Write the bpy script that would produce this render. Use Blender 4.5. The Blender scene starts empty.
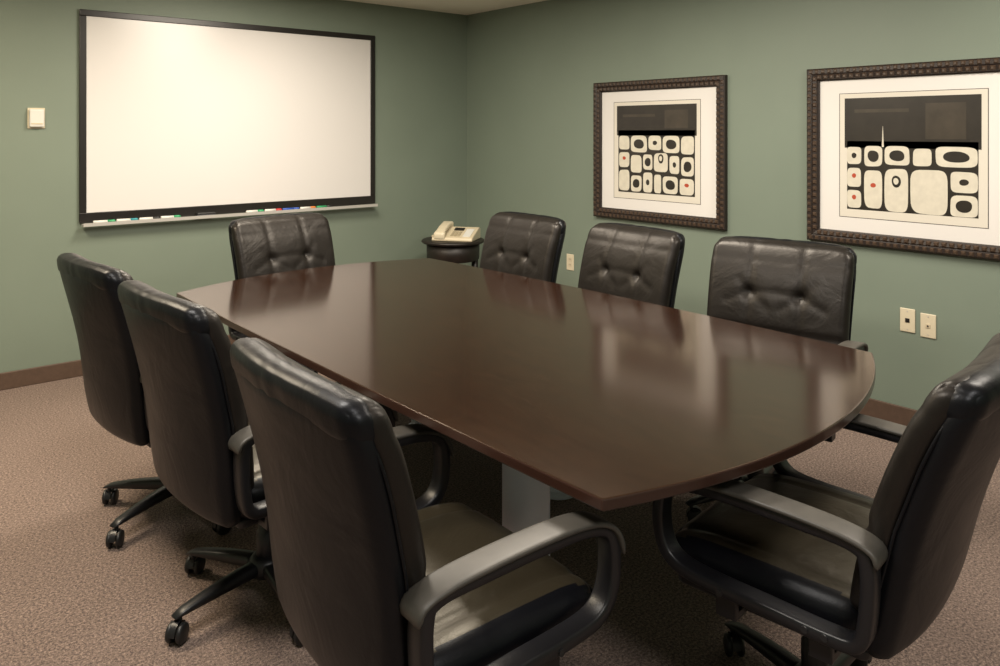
import bpy, bmesh, math, random
from mathutils import Vector, Matrix
random.seed(4)
S = bpy.context.scene
COL = S.collection
PI = math.pi
XB, YA, CEIL = 4.055, 5.228, 2.44
X0, Y0 = -1.7, -1.5
S.view_settings.view_transform = 'Standard'

# ---------------------------------------------------------------- materials
def newmat(name):
    m = bpy.data.materials.new(name); m.use_nodes = True
    nt = m.node_tree; b = nt.nodes['Principled BSDF']
    return m, nt, b
def simple(name, col, rough=.5, metal=0, coat=0, noise=0, nscale=40, bump=0, bscale=200):
    m, nt, b = newmat(name)
    b.inputs['Base Color'].default_value = (*col, 1)
    b.inputs['Roughness'].default_value = rough
    b.inputs['Metallic'].default_value = metal
    b.inputs['Coat Weight'].default_value = coat
    b.inputs['Coat Roughness'].default_value = .15
    tc = nt.nodes.new('ShaderNodeTexCoord')
    if noise:
        n = nt.nodes.new('ShaderNodeTexNoise'); n.inputs['Scale'].default_value = nscale; n.inputs['Detail'].default_value = 4
        r = nt.nodes.new('ShaderNodeValToRGB')
        r.color_ramp.elements[0].position = .3; r.color_ramp.elements[1].position = .7
        r.color_ramp.elements[0].color = (*[c*(1-noise) for c in col], 1)
        r.color_ramp.elements[1].color = (*[min(1, c*(1+noise)) for c in col], 1)
        nt.links.new(tc.outputs['Object'], n.inputs['Vector'])
        nt.links.new(n.outputs['Fac'], r.inputs['Fac']); nt.links.new(r.outputs['Color'], b.inputs['Base Color'])
    if bump:
        n = nt.nodes.new('ShaderNodeTexNoise'); n.inputs['Scale'].default_value = bscale; n.inputs['Detail'].default_value = 3
        bp = nt.nodes.new('ShaderNodeBump'); bp.inputs['Strength'].default_value = bump; bp.inputs['Distance'].default_value = .002
        nt.links.new(tc.outputs['Object'], n.inputs['Vector'])
        nt.links.new(n.outputs['Fac'], bp.inputs['Height']); nt.links.new(bp.outputs['Normal'], b.inputs['Normal'])
    return m
M = {}
M['wall'] = simple('sage_paint', (.183, .226, .180), .55, noise=.03, nscale=2, bump=.15, bscale=160)
M['ceiling'] = simple('ceiling_paint', (.86, .82, .72), .9, bump=.3, bscale=120)
M['base'] = simple('baseboard_brown', (.095, .060, .042), .45, noise=.1)
M['plastic'] = simple('black_plastic', (.009, .009, .011), .38, bump=.1, bscale=900)
M['armtop'] = simple('arm_plastic', (.060, .055, .047), .46, noise=.15, nscale=25)
M['wheel'] = simple('wheel_plastic', (.014, .014, .015), .42)
M['metal'] = simple('grey_column', (.80, .84, .94), .4)
M['frameblk'] = simple('whiteboard_frame', (.012, .010, .009), .35)
M['board'] = simple('whiteboard_surface', (.71, .69, .68), .24)
M['alu'] = simple('tray_aluminium', (.58, .56, .53), .4, metal=.4)
M['pframe'] = simple('picture_frame', (.020, .012, .009), .45)
M['pbead'] = simple('picture_frame_relief', (.062, .038, .024), .4)
M['mat'] = simple('mat_board', (.74, .715, .69), .5)
M['paper'] = simple('print_paper', (.68, .64, .56), .6)
M['ink'] = simple('print_ink', (.022, .018, .014), .35, noise=.3, nscale=8)
M['ink2'] = simple('print_ink_soft', (.045, .036, .026), .35, noise=.2, nscale=14)
M['cream'] = simple('print_cream', (.64, .60, .50), .5, noise=.06, nscale=30)
M['red'] = simple('print_red', (.42, .06, .025), .5)
M['ivory'] = simple('ivory_plastic', (.60, .52, .37), .35)
M['ivory2'] = simple('ivory_plastic_warm', (.64, .57, .42), .35)
M['hole'] = simple('dark_slot', (.015, .012, .01), .5)
M['stwood'] = simple('side_table_wood', (.012, .008, .006), .45, noise=.3, nscale=20)
M['key'] = simple('phone_key', (.40, .34, .23), .4)
for k, c in dict(green=(.03, .30, .12), black=(.015, .015, .015), blue=(.03, .09, .42), redcap=(.5, .03, .03), white=(.70, .69, .65), teal=(.02, .25, .3), felt=(.05, .05, .06), orange=(.6, .18, .03)).items():
    M[k] = simple('marker_' + k, c, .4)

def leather(name, col, r0, r1, spec, wr=.25, fine=.06, tint=(1, 1, 1)):
    m, nt, b = newmat(name)
    b.inputs['Base Color'].default_value = (*col, 1)
    b.inputs['Specular IOR Level'].default_value = spec
    b.inputs['Specular Tint'].default_value = (*tint, 1)
    tc = nt.nodes.new('ShaderNodeTexCoord')
    v = nt.nodes.new('ShaderNodeTexVoronoi'); v.inputs['Scale'].default_value = 260
    n2 = nt.nodes.new('ShaderNodeTexNoise'); n2.inputs['Scale'].default_value = 6; n2.inputs['Detail'].default_value = 3; n2.inputs['Distortion'].default_value = 1.0
    n3 = nt.nodes.new('ShaderNodeTexNoise'); n3.inputs['Scale'].default_value = 26; n3.inputs['Detail'].default_value = 3; n3.inputs['Distortion'].default_value = 2.0
    b1 = nt.nodes.new('ShaderNodeBump'); b1.inputs['Strength'].default_value = .12; b1.inputs['Distance'].default_value = .001
    b2 = nt.nodes.new('ShaderNodeBump'); b2.inputs['Strength'].default_value = wr; b2.inputs['Distance'].default_value = .014
    b3 = nt.nodes.new('ShaderNodeBump'); b3.inputs['Strength'].default_value = fine; b3.inputs['Distance'].default_value = .004
    for n in (v, n2, n3): nt.links.new(tc.outputs['Object'], n.inputs['Vector'])
    nt.links.new(v.outputs['Distance'], b1.inputs['Height']); nt.links.new(n2.outputs['Fac'], b2.inputs['Height']); nt.links.new(n3.outputs['Fac'], b3.inputs['Height'])
    nt.links.new(b2.outputs['Normal'], b3.inputs['Normal']); nt.links.new(b3.outputs['Normal'], b1.inputs['Normal']); nt.links.new(b1.outputs['Normal'], b.inputs['Normal'])
    mr = nt.nodes.new('ShaderNodeMapRange'); mr.inputs['To Min'].default_value = r0; mr.inputs['To Max'].default_value = r1
    nt.links.new(n2.outputs['Fac'], mr.inputs['Value']); nt.links.new(mr.outputs['Result'], b.inputs['Roughness'])
    return m
M['leather'] = leather('black_leather', (.0036, .0037, .0050), .34, .46, .28, .32, .08, (.92, .95, 1))
M['frontleather'] = leather('reflection_tinted_leather', (.0085, .0068, .0058), .34, .48, .38, .36, .12, (1, .95, .90))  # brown wood reflection mixed into the black leather colour
M['seatleather'] = leather('sheen_tinted_seat_leather', (.026, .021, .013), .30, .44, .55, .35, .1, (1, .93, .78))  # tan base colour paints a warm light sheen onto black seat leather

# carpet
m, nt, b = newmat('loop_carpet')
tc = nt.nodes.new('ShaderNodeTexCoord')
n1 = nt.nodes.new('ShaderNodeTexNoise'); n1.inputs['Scale'].default_value = 120; n1.inputs['Detail'].default_value = 5; n1.inputs['Roughness'].default_value = .85
r = nt.nodes.new('ShaderNodeValToRGB')
e = r.color_ramp.elements
e[0].position = .37; e[0].color = (.045, .032, .029, 1)
e[1].position = .63; e[1].color = (.410, .305, .245, 1)
x = r.color_ramp.elements.new(.5); x.color = (.185, .134, .113, 1)
vo = nt.nodes.new('ShaderNodeTexVoronoi'); vo.inputs['Scale'].default_value = 200
bp = nt.nodes.new('ShaderNodeBump'); bp.inputs['Strength'].default_value = .8; bp.inputs['Distance'].default_value = .004
nt.links.new(tc.outputs['Object'], n1.inputs['Vector']); nt.links.new(tc.outputs['Object'], vo.inputs['Vector'])
nt.links.new(n1.outputs['Fac'], r.inputs['Fac']); nt.links.new(r.outputs['Color'], b.inputs['Base Color'])
nt.links.new(vo.outputs['Distance'], bp.inputs['Height']); nt.links.new(bp.outputs['Normal'], b.inputs['Normal'])
b.inputs['Roughness'].default_value = .95
M['carpet'] = m

# table veneer
m, nt, b = newmat('espresso_veneer')
tc = nt.nodes.new('ShaderNodeTexCoord')
mp = nt.nodes.new('ShaderNodeMapping'); mp.inputs['Scale'].default_value = (9, 2.5, 9)
n1 = nt.nodes.new('ShaderNodeTexNoise'); n1.inputs['Scale'].default_value = 4; n1.inputs['Detail'].default_value = 10; n1.inputs['Roughness'].default_value = .7
r = nt.nodes.new('ShaderNodeValToRGB')
r.color_ramp.elements[0].position = .28; r.color_ramp.elements[0].color = (.0135, .0058, .0040, 1)
r.color_ramp.elements[1].position = .72; r.color_ramp.elements[1].color = (.0255, .0112, .0064, 1)
nt.links.new(tc.outputs['Object'], mp.inputs['Vector']); nt.links.new(mp.outputs['Vector'], n1.inputs['Vector'])
nt.links.new(n1.outputs['Fac'], r.inputs['Fac']); nt.links.new(r.outputs['Color'], b.inputs['Base Color'])
b.inputs['Roughness'].default_value = .14
b.inputs['Specular IOR Level'].default_value = 1.0
b.inputs['Specular Tint'].default_value = (1, .82, .62, 1)
M['veneer'] = m
M['edge'] = simple('table_edge', (.034, .014, .009), .3, coat=.3)

# ---------------------------------------------------------------- helpers
def obj(name, bm, mats, parent=None, smooth=False, bevel=0, loc=None, rot=None):
    me = bpy.data.meshes.new(name)
    bmesh.ops.recalc_face_normals(bm, faces=bm.faces)
    bm.to_mesh(me); bm.free()
    if not isinstance(mats, (list, tuple)): mats = [mats]
    for mm in mats: me.materials.append(mm)
    if smooth:
        for p in me.polygons: p.use_smooth = True
    o = bpy.data.objects.new(name, me); COL.objects.link(o)
    if parent: o.parent = parent
    if loc: o.location = loc
    if rot: o.rotation_euler = rot
    if bevel:
        md = o.modifiers.new('bevel', 'BEVEL'); md.width = bevel; md.segments = 2; md.limit_method = 'ANGLE'
    return o
def box(bm, lo, hi, mi=0, mtx=None):
    vs = []
    for z in (lo[2], hi[2]):
        for xx, yy in ((lo[0], lo[1]), (hi[0], lo[1]), (hi[0], hi[1]), (lo[0], hi[1])):
            p = Vector((xx, yy, z))
            if mtx: p = mtx @ p
            vs.append(bm.verts.new(p))
    for f in ((3,2,1,0), (4,5,6,7), (0,1,5,4), (1,2,6,5), (2,3,7,6), (3,0,4,7)):
        bm.faces.new([vs[i] for i in f]).material_index = mi
def prism(bm, pts, z0, z1, mi=0):
    a = [bm.verts.new((p[0], p[1], z0)) for p in pts]; c = [bm.verts.new((p[0], p[1], z1)) for p in pts]
    n = len(pts)
    bm.faces.new(a[::-1]).material_index = mi; bm.faces.new(c).material_index = mi
    for i in range(n): bm.faces.new((a[i], a[(i+1)%n], c[(i+1)%n], c[i])).material_index = mi
def lathe(bm, prof, n=28, c=(0,0,0), axis='z', mi=0):
    rings = []
    for (rr, h) in prof:
        ring = []
        for i in range(n):
            a = 2*PI*i/n
            if axis == 'z': p = (c[0]+rr*math.cos(a), c[1]+rr*math.sin(a), c[2]+h)
            elif axis == 'x': p = (c[0]+h, c[1]+rr*math.cos(a), c[2]+rr*math.sin(a))
            else: p = (c[0]+rr*math.cos(a), c[1]+h, c[2]+rr*math.sin(a))
            ring.append(bm.verts.new(p))
        rings.append(ring)
    for a, b_ in zip(rings, rings[1:]):
        for i in range(n): bm.faces.new((a[i], a[(i+1)%n], b_[(i+1)%n], b_[i])).material_index = mi
    bm.faces.new(rings[0][::-1]).material_index = mi; bm.faces.new(rings[-1]).material_index = mi
def tube(bm, pts, rad, n=10, closed=False, mi=0):
    pts = [Vector(p) for p in pts]; N = len(pts); rings = []; up = None
    for i, p in enumerate(pts):
        if closed: t = pts[(i+1)%N] - pts[i-1]
        else: t = pts[min(i+1, N-1)] - pts[max(i-1, 0)]
        t.normalize()
        if up is None: up = Vector((0,0,1)) if abs(t.z) < .9 else Vector((1,0,0))
        s = t.cross(up).normalized(); up = s.cross(t).normalized()
        rings.append([bm.verts.new(p + rad*(math.cos(2*PI*k/n)*s + math.sin(2*PI*k/n)*up)) for k in range(n)])
    M_ = N if closed else N-1
    for i in range(M_):
        a, c = rings[i], rings[(i+1)%N]
        for k in range(n): bm.faces.new((a[k], a[(k+1)%n], c[(k+1)%n], c[k])).material_index = mi
    if not closed:
        bm.faces.new(rings[0][::-1]).material_index = mi; bm.faces.new(rings[-1]).material_index = mi
def pad(bm, half, seg, r, warp, mi=0):
    hx, hy, hz = half; nx, ny, nz = seg; cache = {}
    def rm(a): return a*(1.25-.25*a*a)
    def V(i, j, k):
        key = (i, j, k)
        if key in cache: return cache[key]
        a, b_, c = rm(2*i/nx-1), rm(2*j/ny-1), rm(2*k/nz-1)
        P = Vector((a*hx, b_*hy, c*hz))
        rr = Vector((min(r, hx), min(r, hy), min(r, hz)))
        core = Vector([max(-(h-q), min(h-q, p)) for p, h, q in zip(P, half, rr)])
        d = P - core
        dn = Vector((d.x/rr.x, d.y/rr.y, d.z/rr.z))
        if dn.length > 1e-6:
            L = max(abs(dn.x), abs(dn.y), abs(dn.z)); dn = dn.normalized()*L
            P = core + Vector((dn.x*rr.x, dn.y*rr.y, dn.z*rr.z))
        cache[key] = bm.verts.new(warp(P, a, b_, c)); return cache[key]
    def q(*vs): bm.faces.new([V(*t) for t in vs]).material_index = mi
    for i in range(nx):
        for k in range(nz):
            for j in (0, ny): q((i,j,k), (i+1,j,k), (i+1,j,k+1), (i,j,k+1))
    for i in range(nx):
        for j in range(ny):
            for k in (0, nz): q((i,j,k), (i+1,j,k), (i+1,j+1,k), (i,j+1,k))
    for j in range(ny):
        for k in range(nz):
            for i in (0, nx): q((i,j,k), (i,j+1,k), (i,j+1,k+1), (i,j,k+1))
def segd(px, pz, a, b_):
    ax, az = a; bx, bz = b_; dx, dz = bx-ax, bz-az
    t = max(0, min(1, ((px-ax)*dx+(pz-az)*dz)/(dx*dx+dz*dz)))
    return math.hypot(px-ax-t*dx, pz-az-t*dz)
def catmull(P, sub=6):
    out = []; n = len(P)
    for i in range(n):
        p0, p1, p2, p3 = [Vector(P[(i+k-1)%n]) for k in range(4)]
        for s in range(sub):
            t = s/sub
            out.append(.5*((2*p1)+(-p0+p2)*t+(2*p0-5*p1+4*p2-p3)*t*t+(-p0+3*p1-3*p2+p3)*t**3))
    return out
def thing(name, label, cat, loc=(0,0,0), rotz=0, group=None):
    o = bpy.data.objects.new(name, None); COL.objects.link(o)
    o.empty_display_size = .1; o.location = loc; o.rotation_euler = (0,0,rotz)
    o['label'] = label; o['category'] = cat
    if group: o['group'] = group
    return o
def struct(name, lo, hi, mat):
    bm = bmesh.new(); box(bm, lo, hi); o = obj(name, bm, mat); o['kind'] = 'structure'; return o

# ---------------------------------------------------------------- room
T = .12
struct('floor', (X0-T, Y0-T, -.1), (XB+T, YA+T, 0), M['carpet'])
struct('ceiling', (X0-T, Y0-T, CEIL), (XB+T, YA+T, CEIL+.1), M['ceiling'])
struct('wall_back', (X0-T, YA, 0), (XB+T, YA+T, CEIL), M['wall'])
struct('wall_right', (XB, Y0-T, 0), (XB+T, YA, CEIL), M['wall'])
struct('wall_left', (X0-T, Y0, 0), (X0, YA, CEIL), M['wall'])
struct('wall_front', (X0-T, Y0-T, 0), (XB, Y0, CEIL), M['wall'])
def baseboard(name, lo, hi):
    bm = bmesh.new(); box(bm, lo, hi); o = obj(name, bm, M['base'], bevel=.004); o['kind'] = 'structure'
baseboard('baseboard_back', (X0, YA-.013, 0), (XB, YA, .098))
baseboard('baseboard_right', (XB-.013, Y0, 0), (XB, YA-.013, .098))
baseboard('baseboard_left', (X0, Y0, 0), (X0+.013, YA-.013, .098))
baseboard('baseboard_front', (X0+.013, Y0, 0), (XB-.013, Y0+.013, .098))

# ---------------------------------------------------------------- conference table
A, B, Cc, D = Vector((1.150,1.050)), Vector((2.590,1.180)), Vector((2.600,3.700)), Vector((1.170,3.630))
def arc(P, Q, sag, n):
    out = []; d = (Q-P); nrm = Vector((d.y, -d.x)).normalized()
    for i in range(n):
        t = i/n; out.append(P+d*t+nrm*sag*4*t*(1-t))
    return out
def outline(inset=0):
    pts = arc(A, B, .165, 24)+arc(B, Cc, .035, 12)+arc(Cc, D, .165, 24)+arc(D, A, .015, 12)
    if inset:
        c = Vector((1.88, 2.38)); pts = [c+(p-c)*(1-inset/((p-c).length)) for p in pts]
    return pts
tb = thing('conference_table', 'large dark espresso wood boat-shaped conference table on grey columns in the room centre', 'table', (1.88, 2.38, 0))
def rel(pts): return [(p.x-1.88, p.y-2.38) for p in pts]
bm = bmesh.new(); prism(bm, rel(outline()), .714, .740)
bm.normal_update()
for f in bm.faces: f.material_index = 0 if abs(f.normal.z) > .5 else 1
obj('tabletop', bm, [M['veneer'], M['edge']], tb, bevel=.004)
bm = bmesh.new(); prism(bm, rel(outline(.04)), .703, .7145); obj('underframe', bm, M['edge'], tb)
for (lx, ly) in ((1.450,1.605), (2.25,2.30), (1.50,3.10), (2.22,3.20)):
    bm = bmesh.new()
    lathe(bm, [(.066,.02), (.066,.695)], 40, (lx-1.88, ly-2.38, 0)); lg = obj('leg', bm, M['metal'], tb, True, bevel=.003)
    bm = bmesh.new(); lathe(bm, [(.085,0), (.088,.006), (.085,.016), (.067,.022)], 40, c=(lx-1.88, ly-2.38, 0)); obj('foot_plate', bm, M['metal'], lg, True)
    bm = bmesh.new(); lathe(bm, [(.085,.692), (.085,.7035)], c=(lx-1.88, ly-2.38, 0)); obj('mounting_plate', bm, M['plastic'], lg)

# ---------------------------------------------------------------- chair
def yb(z):
    t = (z-.40)/.62
    return -.245 -.120*t + .028*math.sin(PI*max(0, min(1, t))) + .03*max(0, .15-t)
def make_chair():
    r = thing('office_chair', 'x', 'chair')
    W = .294
    def w_shell(P, a, b_, c):
        k = 1-.04*abs(c)**9
        xx = P.x*(1-.06*(1-(c+1)/2))*k
        z = .672 + P.z*(1-.035*a**6)
        cr = -.024*(1-a*a)*(1-c**4) if b_ < 0 else 0
        return Vector((xx, yb(z)-.014+P.y+cr+.028*a*a, z))
    bm = bmesh.new(); pad(bm, (W, .025, .302), (28, 6, 30), .025, w_shell)
    back = obj('backrest', bm, M['leather'], r, True)
    pts = []
    for i in range(120):
        th = 2*PI*i/120; cx, sx = math.cos(th), math.sin(th)
        a = math.copysign(abs(cx)**.25, cx); c = math.copysign(abs(sx)**.25, sx)
        p = w_shell(Vector((a*W, .0, c*.302)), a, 0, c); pts.append(p+Vector((0,.014,0)))
    bm = bmesh.new(); tube(bm, pts, .0034, 8, True); obj('piping', bm, M['leather'], back, True)
    tx, tz = .105, .795
    def w_cush(P, a, b_, c):
        z = .725 + P.z*(1-.045*a**6)
        xx = P.x*(1-.040*abs(c)**8)*(1-.03*(1-c)/2)
        y = yb(z)+.024+P.y+.028*a*a
        if c > .5: y -= .010*((c-.5)/.5)**2
        if b_ > -.9:
            f = (b_+1)/2
            y += f*.028*(1-a*a)*(1-c**4)
            d = 0
            for s in (-1, 1):
                d += .009*math.exp(-(((xx-s*tx)**2+(z-tz)**2)/(2*.022**2)))
                for q, amp in ((((s*tx, tz), (s*tx, 1.02)), .0042), (((s*tx, tz), (s*.20, tz-.04)), .0030), (((s*tx, tz), (s*.15, tz+.05)), .0022), (((s*tx, tz), (s*.02, tz-.06)), .0030), (((s*tx, tz), (s*.01, tz+.01)), .0030), (((s*tx, tz), (s*tx, .50)), .0042)):
                    d += amp*math.exp(-(segd(xx, z, *q)**2)/(2*.010**2))
            d += .0025*math.exp(-((z-.925)**2)/(2*.010**2))
            d += .0060*math.exp(-((z-.650)**2)/(2*.010**2))
            y -= f*d
        return Vector((xx, y, z))
    bm = bmesh.new(); pad(bm, (.292, .034, .280), (60, 6, 60), .033, w_cush); obj('back_cushion', bm, M['frontleather'], r, True)
    def w_roll(P, a, b_, c):
        z = .963+P.z*(1-.10*a**6) - .012*a**6
        y = yb(.962)-.004+P.y*(1-.20*a**8)+.028*a*a + .012*(c*.5)*(-1)
        wr = .0010*math.sin(a*13+2.3*math.sin(a*7)+c*2)*(1-abs(a)**4)
        n = Vector((0, P.y, P.z))
        if n.length > 0: n.normalize()
        return Vector((P.x, y, z))+n*wr
    bm = bmesh.new(); pad(bm, (.290, .038, .044), (60, 12, 12), .034, w_roll); obj('head_roll', bm, M['leather'], r, True)
    def w_seat(P, a, b_, c):
        z = .430+P.z; y = .035+P.y*(1-.05*a**4); xx = P.x*(1-.05*b_**4)
        if c > 0:
            z += c*.020*(1-a*a)*(1-b_*b_)
            z -= c*.022*max(0, b_-.45)**2/.3
            for s in (-1, 1): z -= .006*c*math.exp(-((xx-s*.19)**2)/(2*.008**2))
        return Vector((xx, y, z))
    bm = bmesh.new(); pad(bm, (.275, .250, .052), (40, 30, 8), .040, w_seat)
    bm.normal_update()
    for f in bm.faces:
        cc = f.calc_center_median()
        f.material_index = 1 if (cc.z > .455 and abs(cc.x) < .240 and cc.y < .25) else 0  # upper seat faces take the leather with the painted sheen
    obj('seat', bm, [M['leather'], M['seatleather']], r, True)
    bm = bmesh.new(); pad(bm, (.245, .225, .018), (16, 16, 3), .016, lambda P, a, b_, c: Vector((P.x, .02+P.y, .372+P.z))); obj('seat_pan', bm, M['plastic'], r, True)
    bm = bmesh.new(); box(bm, (-.075, -.15, .315), (.075, .10, .360)); obj('tilt_mechanism', bm, M['plastic'], r, bevel=.012)
    bm = bmesh.new(); tube(bm, [(.07, .02, .335), (.16, .03, .335), (.25, .04, .325), (.29, .045, .320)], .006, 8); obj('height_lever', bm, M['plastic'], r, True)
    AX = .316
    for s in (-1, 1):
        P = [(-.205,.640), (-.09,.648), (.05,.651), (.160,.647), (.222,.626), (.240,.575), (.234,.505), (.205,.462), (.140,.444), (-.03,.437), (-.150,.433), (-.208,.441), (-.226,.490), (-.230,.600)]
        L = catmull([Vector((0, p[0], p[1])) for p in P], 6); N = len(L)
        bm = bmesh.new(); rings = []
        ctr = Vector((0, 0, .545))
        for i, p in enumerate(L):
            t = (L[(i+1)%N]-L[i-1]).normalized(); nn = Vector((0, t.z, -t.y))
            if nn.dot(p-ctr) < 0: nn = -nn
            hw = .025; ht = .015
            ring = []
            for k in range(16):
                a = 2*PI*k/16; ca, sa = math.cos(a), math.sin(a)
                ring.append(bm.verts.new(p+Vector((s*AX+hw*math.copysign(abs(ca)**.38, ca), 0, 0))+nn*ht*math.copysign(abs(sa)**.38, sa)))
            rings.append(ring)
        for i in range(N):
            a_, c_ = rings[i], rings[(i+1)%N]
            for k in range(16): bm.faces.new((a_[k], a_[(k+1)%16], c_[(k+1)%16], c_[k]))
        arm = obj('armrest', bm, M['plastic'], r, True)
        path = [(-.250,.612), (-.240,.638), (-.19,.653), (-.10,.661), (.03,.665), (.14,.662), (.205,.647), (.240,.617), (.256,.572)]
        bm = bmesh.new(); rings = []
        pv = [Vector((0, q[0], q[1])) for q in path]
        fine = []
        for i in range(len(pv)-1):
            for k in range(4):
                t = k/4
                p0, p1, p2, p3 = pv[max(i-1,0)], pv[i], pv[i+1], pv[min(i+2, len(pv)-1)]
                fine.append(.5*((2*p1)+(-p0+p2)*t+(2*p0-5*p1+4*p2-p3)*t*t+(-p0+3*p1-3*p2+p3)*t**3))
        fine.append(pv[-1]); N = len(fine)
        for i, p in enumerate(fine):
            t = (fine[min(i+1, N-1)]-fine[max(i-1, 0)]).normalized(); nn = Vector((0, -t.z, t.y))
            e_ = min(1, min(i, N-1-i)/3+.35)
            hw = .034*(.80+.20*e_); ht = .0065*e_
            rings.append([bm.verts.new(p+Vector((s*AX+hw*math.copysign(abs(math.cos(2*PI*k/16))**.4, math.cos(2*PI*k/16)), 0, 0))+nn*(ht*math.copysign(abs(math.sin(2*PI*k/16))**.5, math.sin(2*PI*k/16))+.002)) for k in range(16)])
        for i in range(N-1):
            a_, c_ = rings[i], rings[i+1]
            for k in range(16): bm.faces.new((a_[k], a_[(k+1)%16], c_[(k+1)%16], c_[k]))
        bm.faces.new(rings[0]); bm.faces.new(rings[-1])
        obj('arm_pad', bm, M['armtop'], arm, True)
        x0, x1 = sorted((s*.20, s*(AX-.005)))
        for yy in (-.13, .08):
            bm = bmesh.new(); box(bm, (x0, yy-.025, .366), (x1, yy+.025, .386)); xa, xb_ = sorted((s*(AX-.022), s*(AX-.005))); box(bm, (xa, yy-.025, .380), (xb_, yy+.025, .440))
            obj('arm_bracket', bm, M['plastic'], arm, bevel=.003)
        for yy in (-.15, -.11, .08):
            bm = bmesh.new(); lathe(bm, [(.0075,-.003), (.0075,.003)], 12, (s*(AX+.025), yy, .436), 'x'); obj('bolt', bm, M['wheel'], arm)
    bm = bmesh.new(); lathe(bm, [(.032,.07), (.032,.20), (.027,.205), (.027,.26), (.021,.265), (.021,.33)], 24); obj('gas_column', bm, M['plastic'], r, True)
    bm = bmesh.new(); lathe(bm, [(.052,.072), (.056,.085), (.055,.112), (.044,.126), (.034,.130)], 30); obj('base_hub', bm, M['plastic'], r, True)
    for k in range(5):
        a = -PI/2 + 2*PI*k/5 - PI/2
        bm = bmesh.new(); rings = []
        for t in [i/10 for i in range(11)]:
            rr = .035+.275*t; zt = .118-.030*t*t-.006*t; zb = .078-.008*t; hw = .027-.009*t
            if t == 1: zt -= .006; hw *= .8
            ring = []
            for q in range(12):
                an = 2*PI*q/12; ca, sa = math.cos(an), math.sin(an)
                ring.append(bm.verts.new((hw*math.copysign(abs(ca)**.6, ca), rr, (zt+zb)/2+(zt-zb)/2*math.copysign(abs(sa)**.7, sa))))
            rings.append(ring)
        for i in range(10):
            for q in range(12): bm.faces.new((rings[i][q], rings[i][(q+1)%12], rings[i+1][(q+1)%12], rings[i+1][q]))
        bm.faces.new(rings[0]); bm.faces.new(rings[-1])
        lg = obj('leg', bm, M['plastic'], r, True, rot=(0, 0, a))
        bm = bmesh.new()
        lathe(bm, [(.007,.045), (.007,.075)], 12, (0, 0, 0))
        for s in (-1, 1):
            lathe(bm, [(.020,-.009), (.027,-.006), (.029,0), (.027,.006), (.020,.009)], 22, (s*.016, .012, .029), 'x', 1)
        lathe(bm, [(.010,-.014), (.010,.014)], 12, (0, .012, .029), 'x')
        hr = []
        for q in range(9):
            an = PI*q/8
            hr.append([bm.verts.new((xx, .012+.0315*math.cos(an), .031+.0315*math.sin(an))) for xx in (-.010, .010)])
        for q in range(8): bm.faces.new((hr[q][0], hr[q][1], hr[q+1][1], hr[q+1][0]))
        cs = obj('caster', bm, [M['plastic'], M['wheel']], lg, True)
        cs.location = (0, .292, 0); cs.rotation_euler = (0, 0, 1.1*k+.5)
    return r
def copy_tree(o, parent=None):
    c = o.copy(); COL.objects.link(c); c.parent = parent
    for ch in list(o.children): copy_tree(ch, c)
    return c
proto = make_chair()
CH = [ # x, y, facing, base twist, recline, label
 (1.025, 1.450, -92, 0, 0, 'nearest black leather chair on the left side of the table, back to the camera'),
 (1.045, 2.38, -87, 8, 0, 'middle black leather chair of the three on the left side of the table'),
 (1.025, 3.13, -86, 22, 0, 'farthest black leather chair on the left side of the table, below the whiteboard'),
 (1.88, 3.72, 186, 10, 0, 'black leather chair at the far end of the table in front of the whiteboard'),
 (2.59, 3.22, 88, 20, 0, 'black leather chair on the right side of the table nearest the corner phone table'),
 (2.62, 2.49, 86, -14, 0, 'black leather chair between the two framed pictures, middle of the right side'),
 (2.72, 1.69, 102, 5, 0, 'black tufted leather chair in front of the double wall plates, right side of the table'),
 (1.85, .985, 7, 14, 6.5, 'black leather chair at the near end of the table, nearest on the right'),
]
for i, (x_, y_, a, tw, rec, lab) in enumerate(CH):
    o = proto if i == 0 else copy_tree(proto)
    o.location = (x_, y_, 0); o.rotation_euler = (0, 0, math.radians(a)); o['label'] = lab; o['category'] = 'chair'
    o['group'] = 'black leather chairs around the conference table'
    for ch in o.children:
        if ch.name.startswith('leg'): ch.rotation_euler.z += math.radians(tw)
        if rec and ch.name.split('.')[0] in ('backrest', 'back_cushion', 'head_roll'):
            R = math.radians(rec); py, pz = -.25, .45
            ch.rotation_euler = (R, 0, 0)
            ch.location = (0, py-(py*math.cos(R)-pz*math.sin(R)), pz-(py*math.sin(R)+pz*math.cos(R)))

# ---------------------------------------------------------------- whiteboard
wx0, wx1, wz0, wz1 = 1.118, 3.155, .915, 2.195
W_, H_ = wx1-wx0, wz1-wz0
wb = thing('whiteboard', 'wide wall-mounted whiteboard with black frame and marker tray', 'whiteboard', ((wx0+wx1)/2, YA, wz0))
bm = bmesh.new(); box(bm, (-W_/2+.03, -.012, .03), (W_/2-.03, 0, H_-.03)); obj('writing_surface', bm, M['board'], wb)
bm = bmesh.new(); fw = .038; fb = .060
box(bm, (-W_/2, -.020, H_-fw), (W_/2, 0, H_)); box(bm, (-W_/2, -.020, .0), (W_/2, 0, fb))
box(bm, (-W_/2, -.020, fb), (-W_/2+fw, 0, H_-fw)); box(bm, (W_/2-fw, -.020, fb), (W_/2, 0, H_-fw))
obj('frame', bm, M['frameblk'], wb, bevel=.003)
bm = bmesh.new()
pr = [(-.020,-.018), (-.020,-.006), (-.068,-.006), (-.068,.002), (-.073,.002), (-.073,-.018)]
a_ = [bm.verts.new((-W_/2+.01, p[0], p[1])) for p in pr]; c_ = [bm.verts.new((W_/2-.01, p[0], p[1])) for p in pr]
bm.faces.new(a_); bm.faces.new(c_[::-1])
for i in range(6): bm.faces.new((a_[i], a_[(i+1)%6], c_[(i+1)%6], c_[i]))
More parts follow.
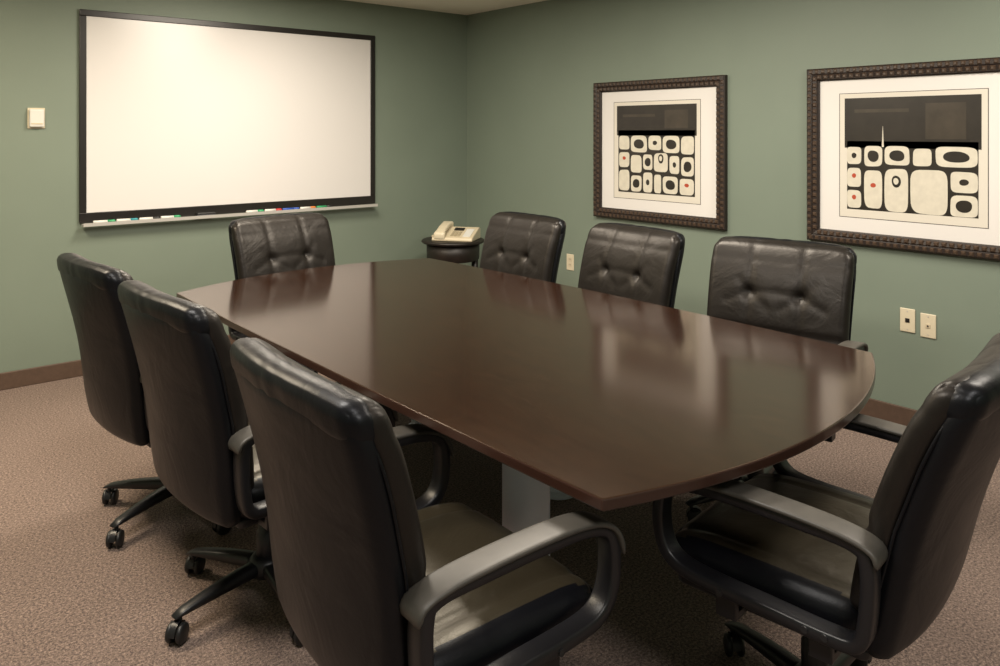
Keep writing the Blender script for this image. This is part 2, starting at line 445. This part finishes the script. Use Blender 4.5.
obj('marker_tray', bm, M['alu'], wb)
tz_ = wz0-.0055
names = [(1.245,'green','white','dry-erase marker with a green cap, leftmost on the whiteboard tray'),
 (1.375,'teal','white','dry-erase marker with a teal cap, second from the left on the whiteboard tray'),
 (1.505,'black','white','dry-erase marker with a black cap, third from the left on the whiteboard tray'),
 (1.635,'green','white','dry-erase marker with a green cap, just left of the eraser on the tray'),
 (2.19,'green','white','dry-erase marker with a green cap, right of the eraser on the tray'),
 (2.32,'redcap','white','dry-erase marker with a red cap on the right half of the whiteboard tray'),
 (2.45,'blue','blue','blue dry-erase marker on the right half of the whiteboard tray'),
 (2.58,'orange','white','dry-erase marker with an orange cap on the right half of the whiteboard tray'),
 (2.71,'black','green','dark dry-erase marker with green barrel, rightmost on the whiteboard tray')]
for i, (mx, cap, body, lab) in enumerate(names):
    t = thing('marker', lab, 'marker', (mx, YA-.050+random.uniform(-.005,.005), tz_), random.uniform(-.06,.06), 'markers on the whiteboard tray')
    bm = bmesh.new(); lathe(bm, [(.006,-.060), (.0095,-.057), (.0095,.02)], 16, (0,0,.0095), 'x'); obj('barrel', bm, M[body], t, True)
    bm = bmesh.new(); lathe(bm, [(.0095,.018), (.0095,.055), (.007,.061)], 16, (0,0,.0096), 'x'); obj('cap', bm, M[cap], t, True)
t = thing('whiteboard_eraser', 'dark felt eraser lying on the whiteboard tray between the markers', 'eraser', (1.86, YA-.044, tz_), 0)
bm = bmesh.new(); box(bm, (-.06,-.018,0), (.06,.018,.012)); obj('felt_pad', bm, M['felt'], t, bevel=.002)
bm = bmesh.new(); box(bm, (-.06,-.018,.012), (.06,.018,.024)); obj('handle', bm, M['black'], t, bevel=.004)

# ---------------------------------------------------------------- framed pictures
def blob(bm, u0, v0, u1, v1, y, mi, rnd=.35, seed=0, n=28, jit=.03):
    rg = random.Random(seed); cx, cz = (u0+u1)/2, (v0+v1)/2; hx, hz = abs(u1-u0)/2, abs(v1-v0)/2
    ph = [rg.uniform(0, 6.28) for _ in range(3)]
    vs = []
    for i in range(n):
        a = -2*PI*i/n; c, s = math.cos(a), math.sin(a)
        k = 1+jit*(math.sin(2*a+ph[0])+math.sin(3*a+ph[1])*.7)
        vs.append(bm.verts.new((cx+hx*k*math.copysign(abs(c)**rnd, c), y, cz+hz*k*math.copysign(abs(s)**rnd, s))))
    bm.faces.new(vs).material_index = mi
def picture(yc, zc, label, blocks, dark_to, spike, seed):
    W, H = 1.058, .922; fw = .066
    t = thing('framed_picture', label, 'picture', (XB, yc, zc-H/2), -PI/2, 'framed abstract prints on the right wall')
    bm = bmesh.new(); zc_ = H/2
    def corner(k, r, y):
        sx = (-1,1,1,-1)[k]; sz = (-1,-1,1,1)[k]
        return bm.verts.new((sx*(W/2-r), y, zc_+sz*(H/2-r)))
    prof = [(0,0), (0,-.028), (.008,-.034), (.028,-.034), (.033,-.030), (.038,-.034), (.056,-.030), (.060,-.022), (fw,-.018), (fw,-.004)]
    cs = [[corner(k, *p) for p in prof] for k in range(4)]
    for k in range(4):
        a, c = cs[k], cs[(k+1)%4]
        for j in range(len(prof)-1): bm.faces.new((a[j], c[j], c[j+1], a[j+1]))
    def stud(x, z, hx, hz, y):
        b4 = [bm.verts.new((x+dx*hx, y, z+dz*hz)) for dx, dz in ((-1,-1), (1,-1), (1,1), (-1,1))]
        t4 = [bm.verts.new((x+dx*hx*.45, y-.007, z+dz*hz*.45)) for dx, dz in ((-1,-1), (1,-1), (1,1), (-1,1))]
        fs = [bm.faces.new(t4)]
        for q in range(4): fs.append(bm.faces.new((b4[q], b4[(q+1)%4], t4[(q+1)%4], t4[q])))
        for f in fs: f.material_index = 1
    for row, rr in enumerate((.017, .047)):
        nx = int(round((W-2*rr)/.034)); nz = int(round((H-2*rr)/.034))
        for i in range(nx):
            x = -W/2+rr+(i+.25+.5*row)*(W-2*rr)/nx
            for s in (-1, 1): stud(x, zc_+s*(H/2-rr), .0115, .0115, -.0325)
        for i in range(nz):
            z = -H/2+rr+(i+.25+.5*row)*(H-2*rr)/nz
            for s in (-1, 1): stud(s*(W/2-rr), zc_+z, .0115, .0115, -.0325)
    obj('frame', bm, [M['pframe'], M['pbead']], t)
    bm = bmesh.new(); box(bm, (-W/2+.05, -.010, .05), (W/2-.05, 0, H-.05)); obj('mat_board', bm, M['mat'], t)
    pw, ph_ = .645, .585; x0 = -pw/2-.005; z1 = zc_+ph_/2+.005
    U = lambda u: x0+u*pw
    Vv = lambda v_: z1-v_*ph_
    bm = bmesh.new()
    def quad(u0, v0, u1, v1, y, mi):
        bm.faces.new([bm.verts.new(p) for p in ((U(u0),y,Vv(v1)), (U(u1),y,Vv(v1)), (U(u1),y,Vv(v0)), (U(u0),y,Vv(v0)))]).material_index = mi
    quad(-.045, -.045, 1.045, 1.06, -.0106, 1); quad(-.040, -.040, 1.040, 1.055, -.0110, 0)
    quad(0, 0, 1, dark_to, -.0114, 1); quad(.02, dark_to-.06, .98, .985, -.0114, 1)
    quad(.62, .06, .90, dark_to-.08, -.0118, 4); quad(.08, .10, .50, .13, -.0118, 4)
    for i, (u0, v0, u1, v1, kind) in enumerate(blocks):
        blob(bm, U(u0), Vv(v1), U(u1), Vv(v0), -.0122, 2, .42, seed+i, jit=.02)
        cu, cv, hu, hv = (u0+u1)/2, (v0+v1)/2, (u1-u0)/2, (v1-v0)/2
        if kind == 'o': blob(bm, U(cu-.62*hu), Vv(cv+.55*hv), U(cu+.62*hu), Vv(cv-.55*hv), -.0126, 1, .9, seed+50+i)
        if kind == 's': blob(bm, U(cu-.35*hu), Vv(cv+.3*hv), U(cu+.35*hu), Vv(cv-.3*hv), -.0126, 1, .95, seed+50+i)
        if kind == 'r': blob(bm, U(cu-.30*hu), Vv(cv+.02-.2*hv), U(cu+.30*hu), Vv(cv-.02-.2*hv), -.0126, 3, .95, seed+50+i)
        if kind == 't':
            blob(bm, U(cu-.4*hu), Vv(v0+.30*(v1-v0)+.05), U(cu+.4*hu), Vv(v0+.30*(v1-v0)-.05), -.0126, 1, .95, seed+50+i)
            blob(bm, U(cu-.25*hu), Vv(v0+.30*(v1-v0)+.025), U(cu+.2*hu), Vv(v0+.30*(v1-v0)-.03), -.0130, 2, .95, seed+50+i)
    if spike:
        u, va, vb = spike
        bm.faces.new([bm.verts.new(p) for p in ((U(u-.008),-.0122,Vv(vb)), (U(u+.008),-.0122,Vv(vb)), (U(u+.001),-.0122,Vv(va)), (U(u-.001),-.0122,Vv(va)))]).material_index = 2
    obj('print', bm, [M['paper'], M['ink'], M['cream'], M['red'], M['ink2']], t)
B2 = [(.02,.43,.135,.585,'s'), (.16,.42,.30,.60,'o'), (.32,.42,.505,.585,'o'), (.53,.44,.665,.585,''), (.69,.42,.975,.585,'o'),
      (.02,.62,.135,.785,'r'), (.16,.63,.30,.965,'r'), (.32,.61,.495,.985,'t'), (.515,.61,.775,.985,''), (.795,.62,.975,.79,'s'), (.795,.81,.975,.985,'o'), (.02,.815,.135,.97,'r')]
B1 = [(.03,.345,.17,.50,''), (.19,.34,.40,.53,'o'), (.42,.34,.58,.50,'s'), (.60,.34,.80,.53,'o'), (.82,.345,.97,.54,''),
      (.03,.53,.17,.70,'r'), (.19,.56,.33,.76,''), (.35,.55,.47,.72,'o'), (.49,.53,.66,.74,'t'), (.68,.56,.80,.75,'s'), (.82,.57,.97,.77,'o'),
      (.03,.73,.17,.97,''), (.19,.79,.33,.97,'o'), (.35,.75,.47,.97,'s'), (.49,.77,.58,.97,''), (.60,.78,.78,.97,'o'), (.80,.80,.97,.97,'r')]
picture(3.232, 1.338, 'dark framed abstract print of many small blocks, hung nearer the room corner', B1, .34, None, 10)
picture(1.660, 1.338, 'dark framed abstract print of large cream blocks, hung above the double wall plates', B2, .44, (.305,.25,.43), 90)

# ---------------------------------------------------------------- wall plates
def plate(name, loc, rz, label, cat, kind, group=None):
    t = thing(name, label, cat, loc, rz, group)
    bm = bmesh.new(); box(bm, (-.036,-.006,-.058), (.036,0,.058)); obj('cover_plate', bm, M['ivory2'], t, bevel=.003)
    if kind == 'duplex':
        for s in (-1, 1):
            bm = bmesh.new()
            blob(bm, -.017, s*.020-.014, .017, s*.020+.014, -.0072, 0, .5, 1, jit=0)
            for dx in (-.006, .006):
                bm.faces.new([bm.verts.new((dx+a*.0014, -.0076, s*.020+.002+c*.0045)) for a, c in ((-1,-1), (1,-1), (1,1), (-1,1))]).material_index = 1
            obj('socket', bm, [M['ivory'], M['hole']], t)
    else:
        bm = bmesh.new(); box(bm, (-.010,-.009,-.010), (.010,-.005,.010)); obj('jack', bm, M['hole' if kind == 'jack' else 'ivory'], t, bevel=.001)
        bm = bmesh.new(); lathe(bm, [(.004,-.012), (.004,-.008)], 12, (0,0,0), 'y'); obj('connector', bm, M['hole'], t)
    for s in ((-1, 1) if kind != 'duplex' else (0,)):
        bm = bmesh.new(); lathe(bm, [(.003,-.0072), (.003,-.005)], 10, (0,0,s*.044), 'y'); obj('screw', bm, M['alu'], t)
plate('wall_outlet', (XB, 4.010, .522), -PI/2, 'small ivory wall outlet seen between two chairs below the smaller-block picture', 'outlet', 'duplex')
plate('wall_jack', (XB, 1.674, .530), -PI/2, 'ivory wall plate with dark jack, left one of the pair', 'wall plate', 'jack', 'pair of wall plates under the right picture')
plate('wall_jack', (XB, 1.578, .520), -PI/2, 'ivory wall plate with small round connector, right one of the pair', 'wall plate', 'coax', 'pair of wall plates under the right picture')
t = thing('thermostat', 'small white wall thermostat left of the whiteboard', 'thermostat', (.895, YA, 1.50))
bm = bmesh.new(); box(bm, (-.045,-.008,-.02), (.045,0,.10)); obj('back_plate', bm, M['ivory2'], t, bevel=.003)
bm = bmesh.new(); box(bm, (-.038,-.030,-.012), (.038,-.008,.092)); obj('cover', bm, M['white'], t, bevel=.008)
bm = bmesh.new(); box(bm, (-.030,-.0320,.004), (.030,-.029,.012)); obj('slider', bm, M['ivory'], t, bevel=.001)

# ---------------------------------------------------------------- side table and phone
st = thing('side_table', 'small round dark wood side table in the room corner under the phone', 'table', (3.56, 4.76, 0))
bm = bmesh.new(); lathe(bm, [(.228,0), (.236,.006), (.238,.014), (.232,.022), (.226,.024)], 56, (0,0,.630)); obj('tabletop', bm, M['stwood'], st, True)
bm = bmesh.new(); lathe(bm, [(.185,.50), (.198,.51), (.200,.631)], 48); obj('apron', bm, M['stwood'], st, True)
for k in range(4):
    a = PI/4+k*PI/2; cx, cy = .165*math.cos(a), .165*math.sin(a)
    bm = bmesh.new(); lathe(bm, [(.016,0), (.024,.30), (.026,.60)], 18, (cx, cy, 0)); obj('leg', bm, M['stwood'], st, True)
ph = thing('desk_phone', 'beige corded desk phone on the small round corner table', 'phone', (3.57, 4.73, .654), math.radians(-55))
ph.scale = (1.08, 1.08, 1.25)
bm = bmesh.new()
prof = [(-.11,0), (.10,0), (.10,.062), (.07,.070), (-.10,.022), (-.11,.012)]
a = [bm.verts.new((-.145, p[0], p[1])) for p in prof]; c = [bm.verts.new((.145, p[0], p[1])) for p in prof]
bm.faces.new(a); bm.faces.new(c[::-1])
for i in range(6): bm.faces.new((a[i], a[(i+1)%6], c[(i+1)%6], c[i]))
obj('phone_body', bm, M['ivory'], ph, bevel=.006)
slope = math.atan2(.048, .17)
mt = Matrix.Translation((0, -.10, .022)) @ Matrix.Rotation(slope, 4, 'X')
for i in range(3):
    for j in range(4):
        bm = bmesh.new(); box(bm, (-.020+i*.024, .020+j*.020, 0), (-.002+i*.024, .034+j*.020, .004), 0, mt); obj('key', bm, M['key'], ph)
bm = bmesh.new(); box(bm, (.070, .015, 0), (.122, .135, .003), 0, mt); obj('label_card', bm, M['white'], ph)
bm = bmesh.new(); box(bm, (-.020, .110, 0), (.050, .150, .004), 0, mt); obj('display', bm, M['hole'], ph)
bm = bmesh.new()
def w_hs(P, a, b_, c):
    e_ = max(0, (abs(b_)-.55)/.45)
    z = .038+P.z + .010*(1-b_*b_) - .012*e_*(1 if c < 0 else 0)
    return Vector((-.090+P.x*(1+.25*e_), P.y*.95-.01, z+(P.y+.09)*.24))
pad(bm, (.034, .110, .014), (6, 28, 5), .012, w_hs); obj('handset', bm, M['ivory2'], ph, True)
bm = bmesh.new(); pts = []
for i in range(260):
    t_ = i/259; a = t_*2*PI*22
    bx, by = -.115-.035*math.sin(PI*t_), -.10+.10*t_ -.02*math.sin(PI*t_)
    pts.append((bx+.006*math.cos(a), by, .009+.006*math.sin(a)+.022*(1-t_)))
tube(bm, pts, .0018, 6); obj('cord', bm, M['ivory'], ph, True)

# ---------------------------------------------------------------- lights
def area(name, loc, sx, sy, power, col=(1, .84, .62), rot=(0,0,0)):
    l = bpy.data.lights.new(name, 'AREA'); l.shape = 'RECTANGLE'; l.size = sx; l.size_y = sy; l.energy = power; l.color = col
    o = bpy.data.objects.new(name, l); COL.objects.link(o); o.location = loc; o.rotation_euler = rot
for (lx, ly, p, c) in ((2.0, 4.0, 48, (1, .89, .74)), (.1, 3.7, 62, (1, .84, .62)), (2.5, 2.5, 56, (1, .90, .76)), (.3, 1.6, 48, (1, .93, .84)), (3.0, .6, 44, (1, .90, .78)), (.5, -.6, 38, (1, .95, .90))):  # last lamp, unseen, placed to brighten the front of the table column
    area('ceiling_or_added_lamp', (lx, ly, CEIL-.02), .6, .6, p, c)
w = bpy.data.worlds.new('world'); S.world = w; w.use_nodes = True
w.node_tree.nodes['Background'].inputs[0].default_value = (1, .85, .7, 1); w.node_tree.nodes['Background'].inputs[1].default_value = .1

# ---------------------------------------------------------------- camera
cam = bpy.data.cameras.new('camera'); co = bpy.data.objects.new('camera', cam); COL.objects.link(co)
cam.sensor_width = 36; cam.lens = 36*.788; cam.shift_y = -.201; cam.clip_start = .05
co.location = (0, 0, 1.46); co.rotation_euler = (PI/2, 0, math.radians(-40.2))
S.camera = co
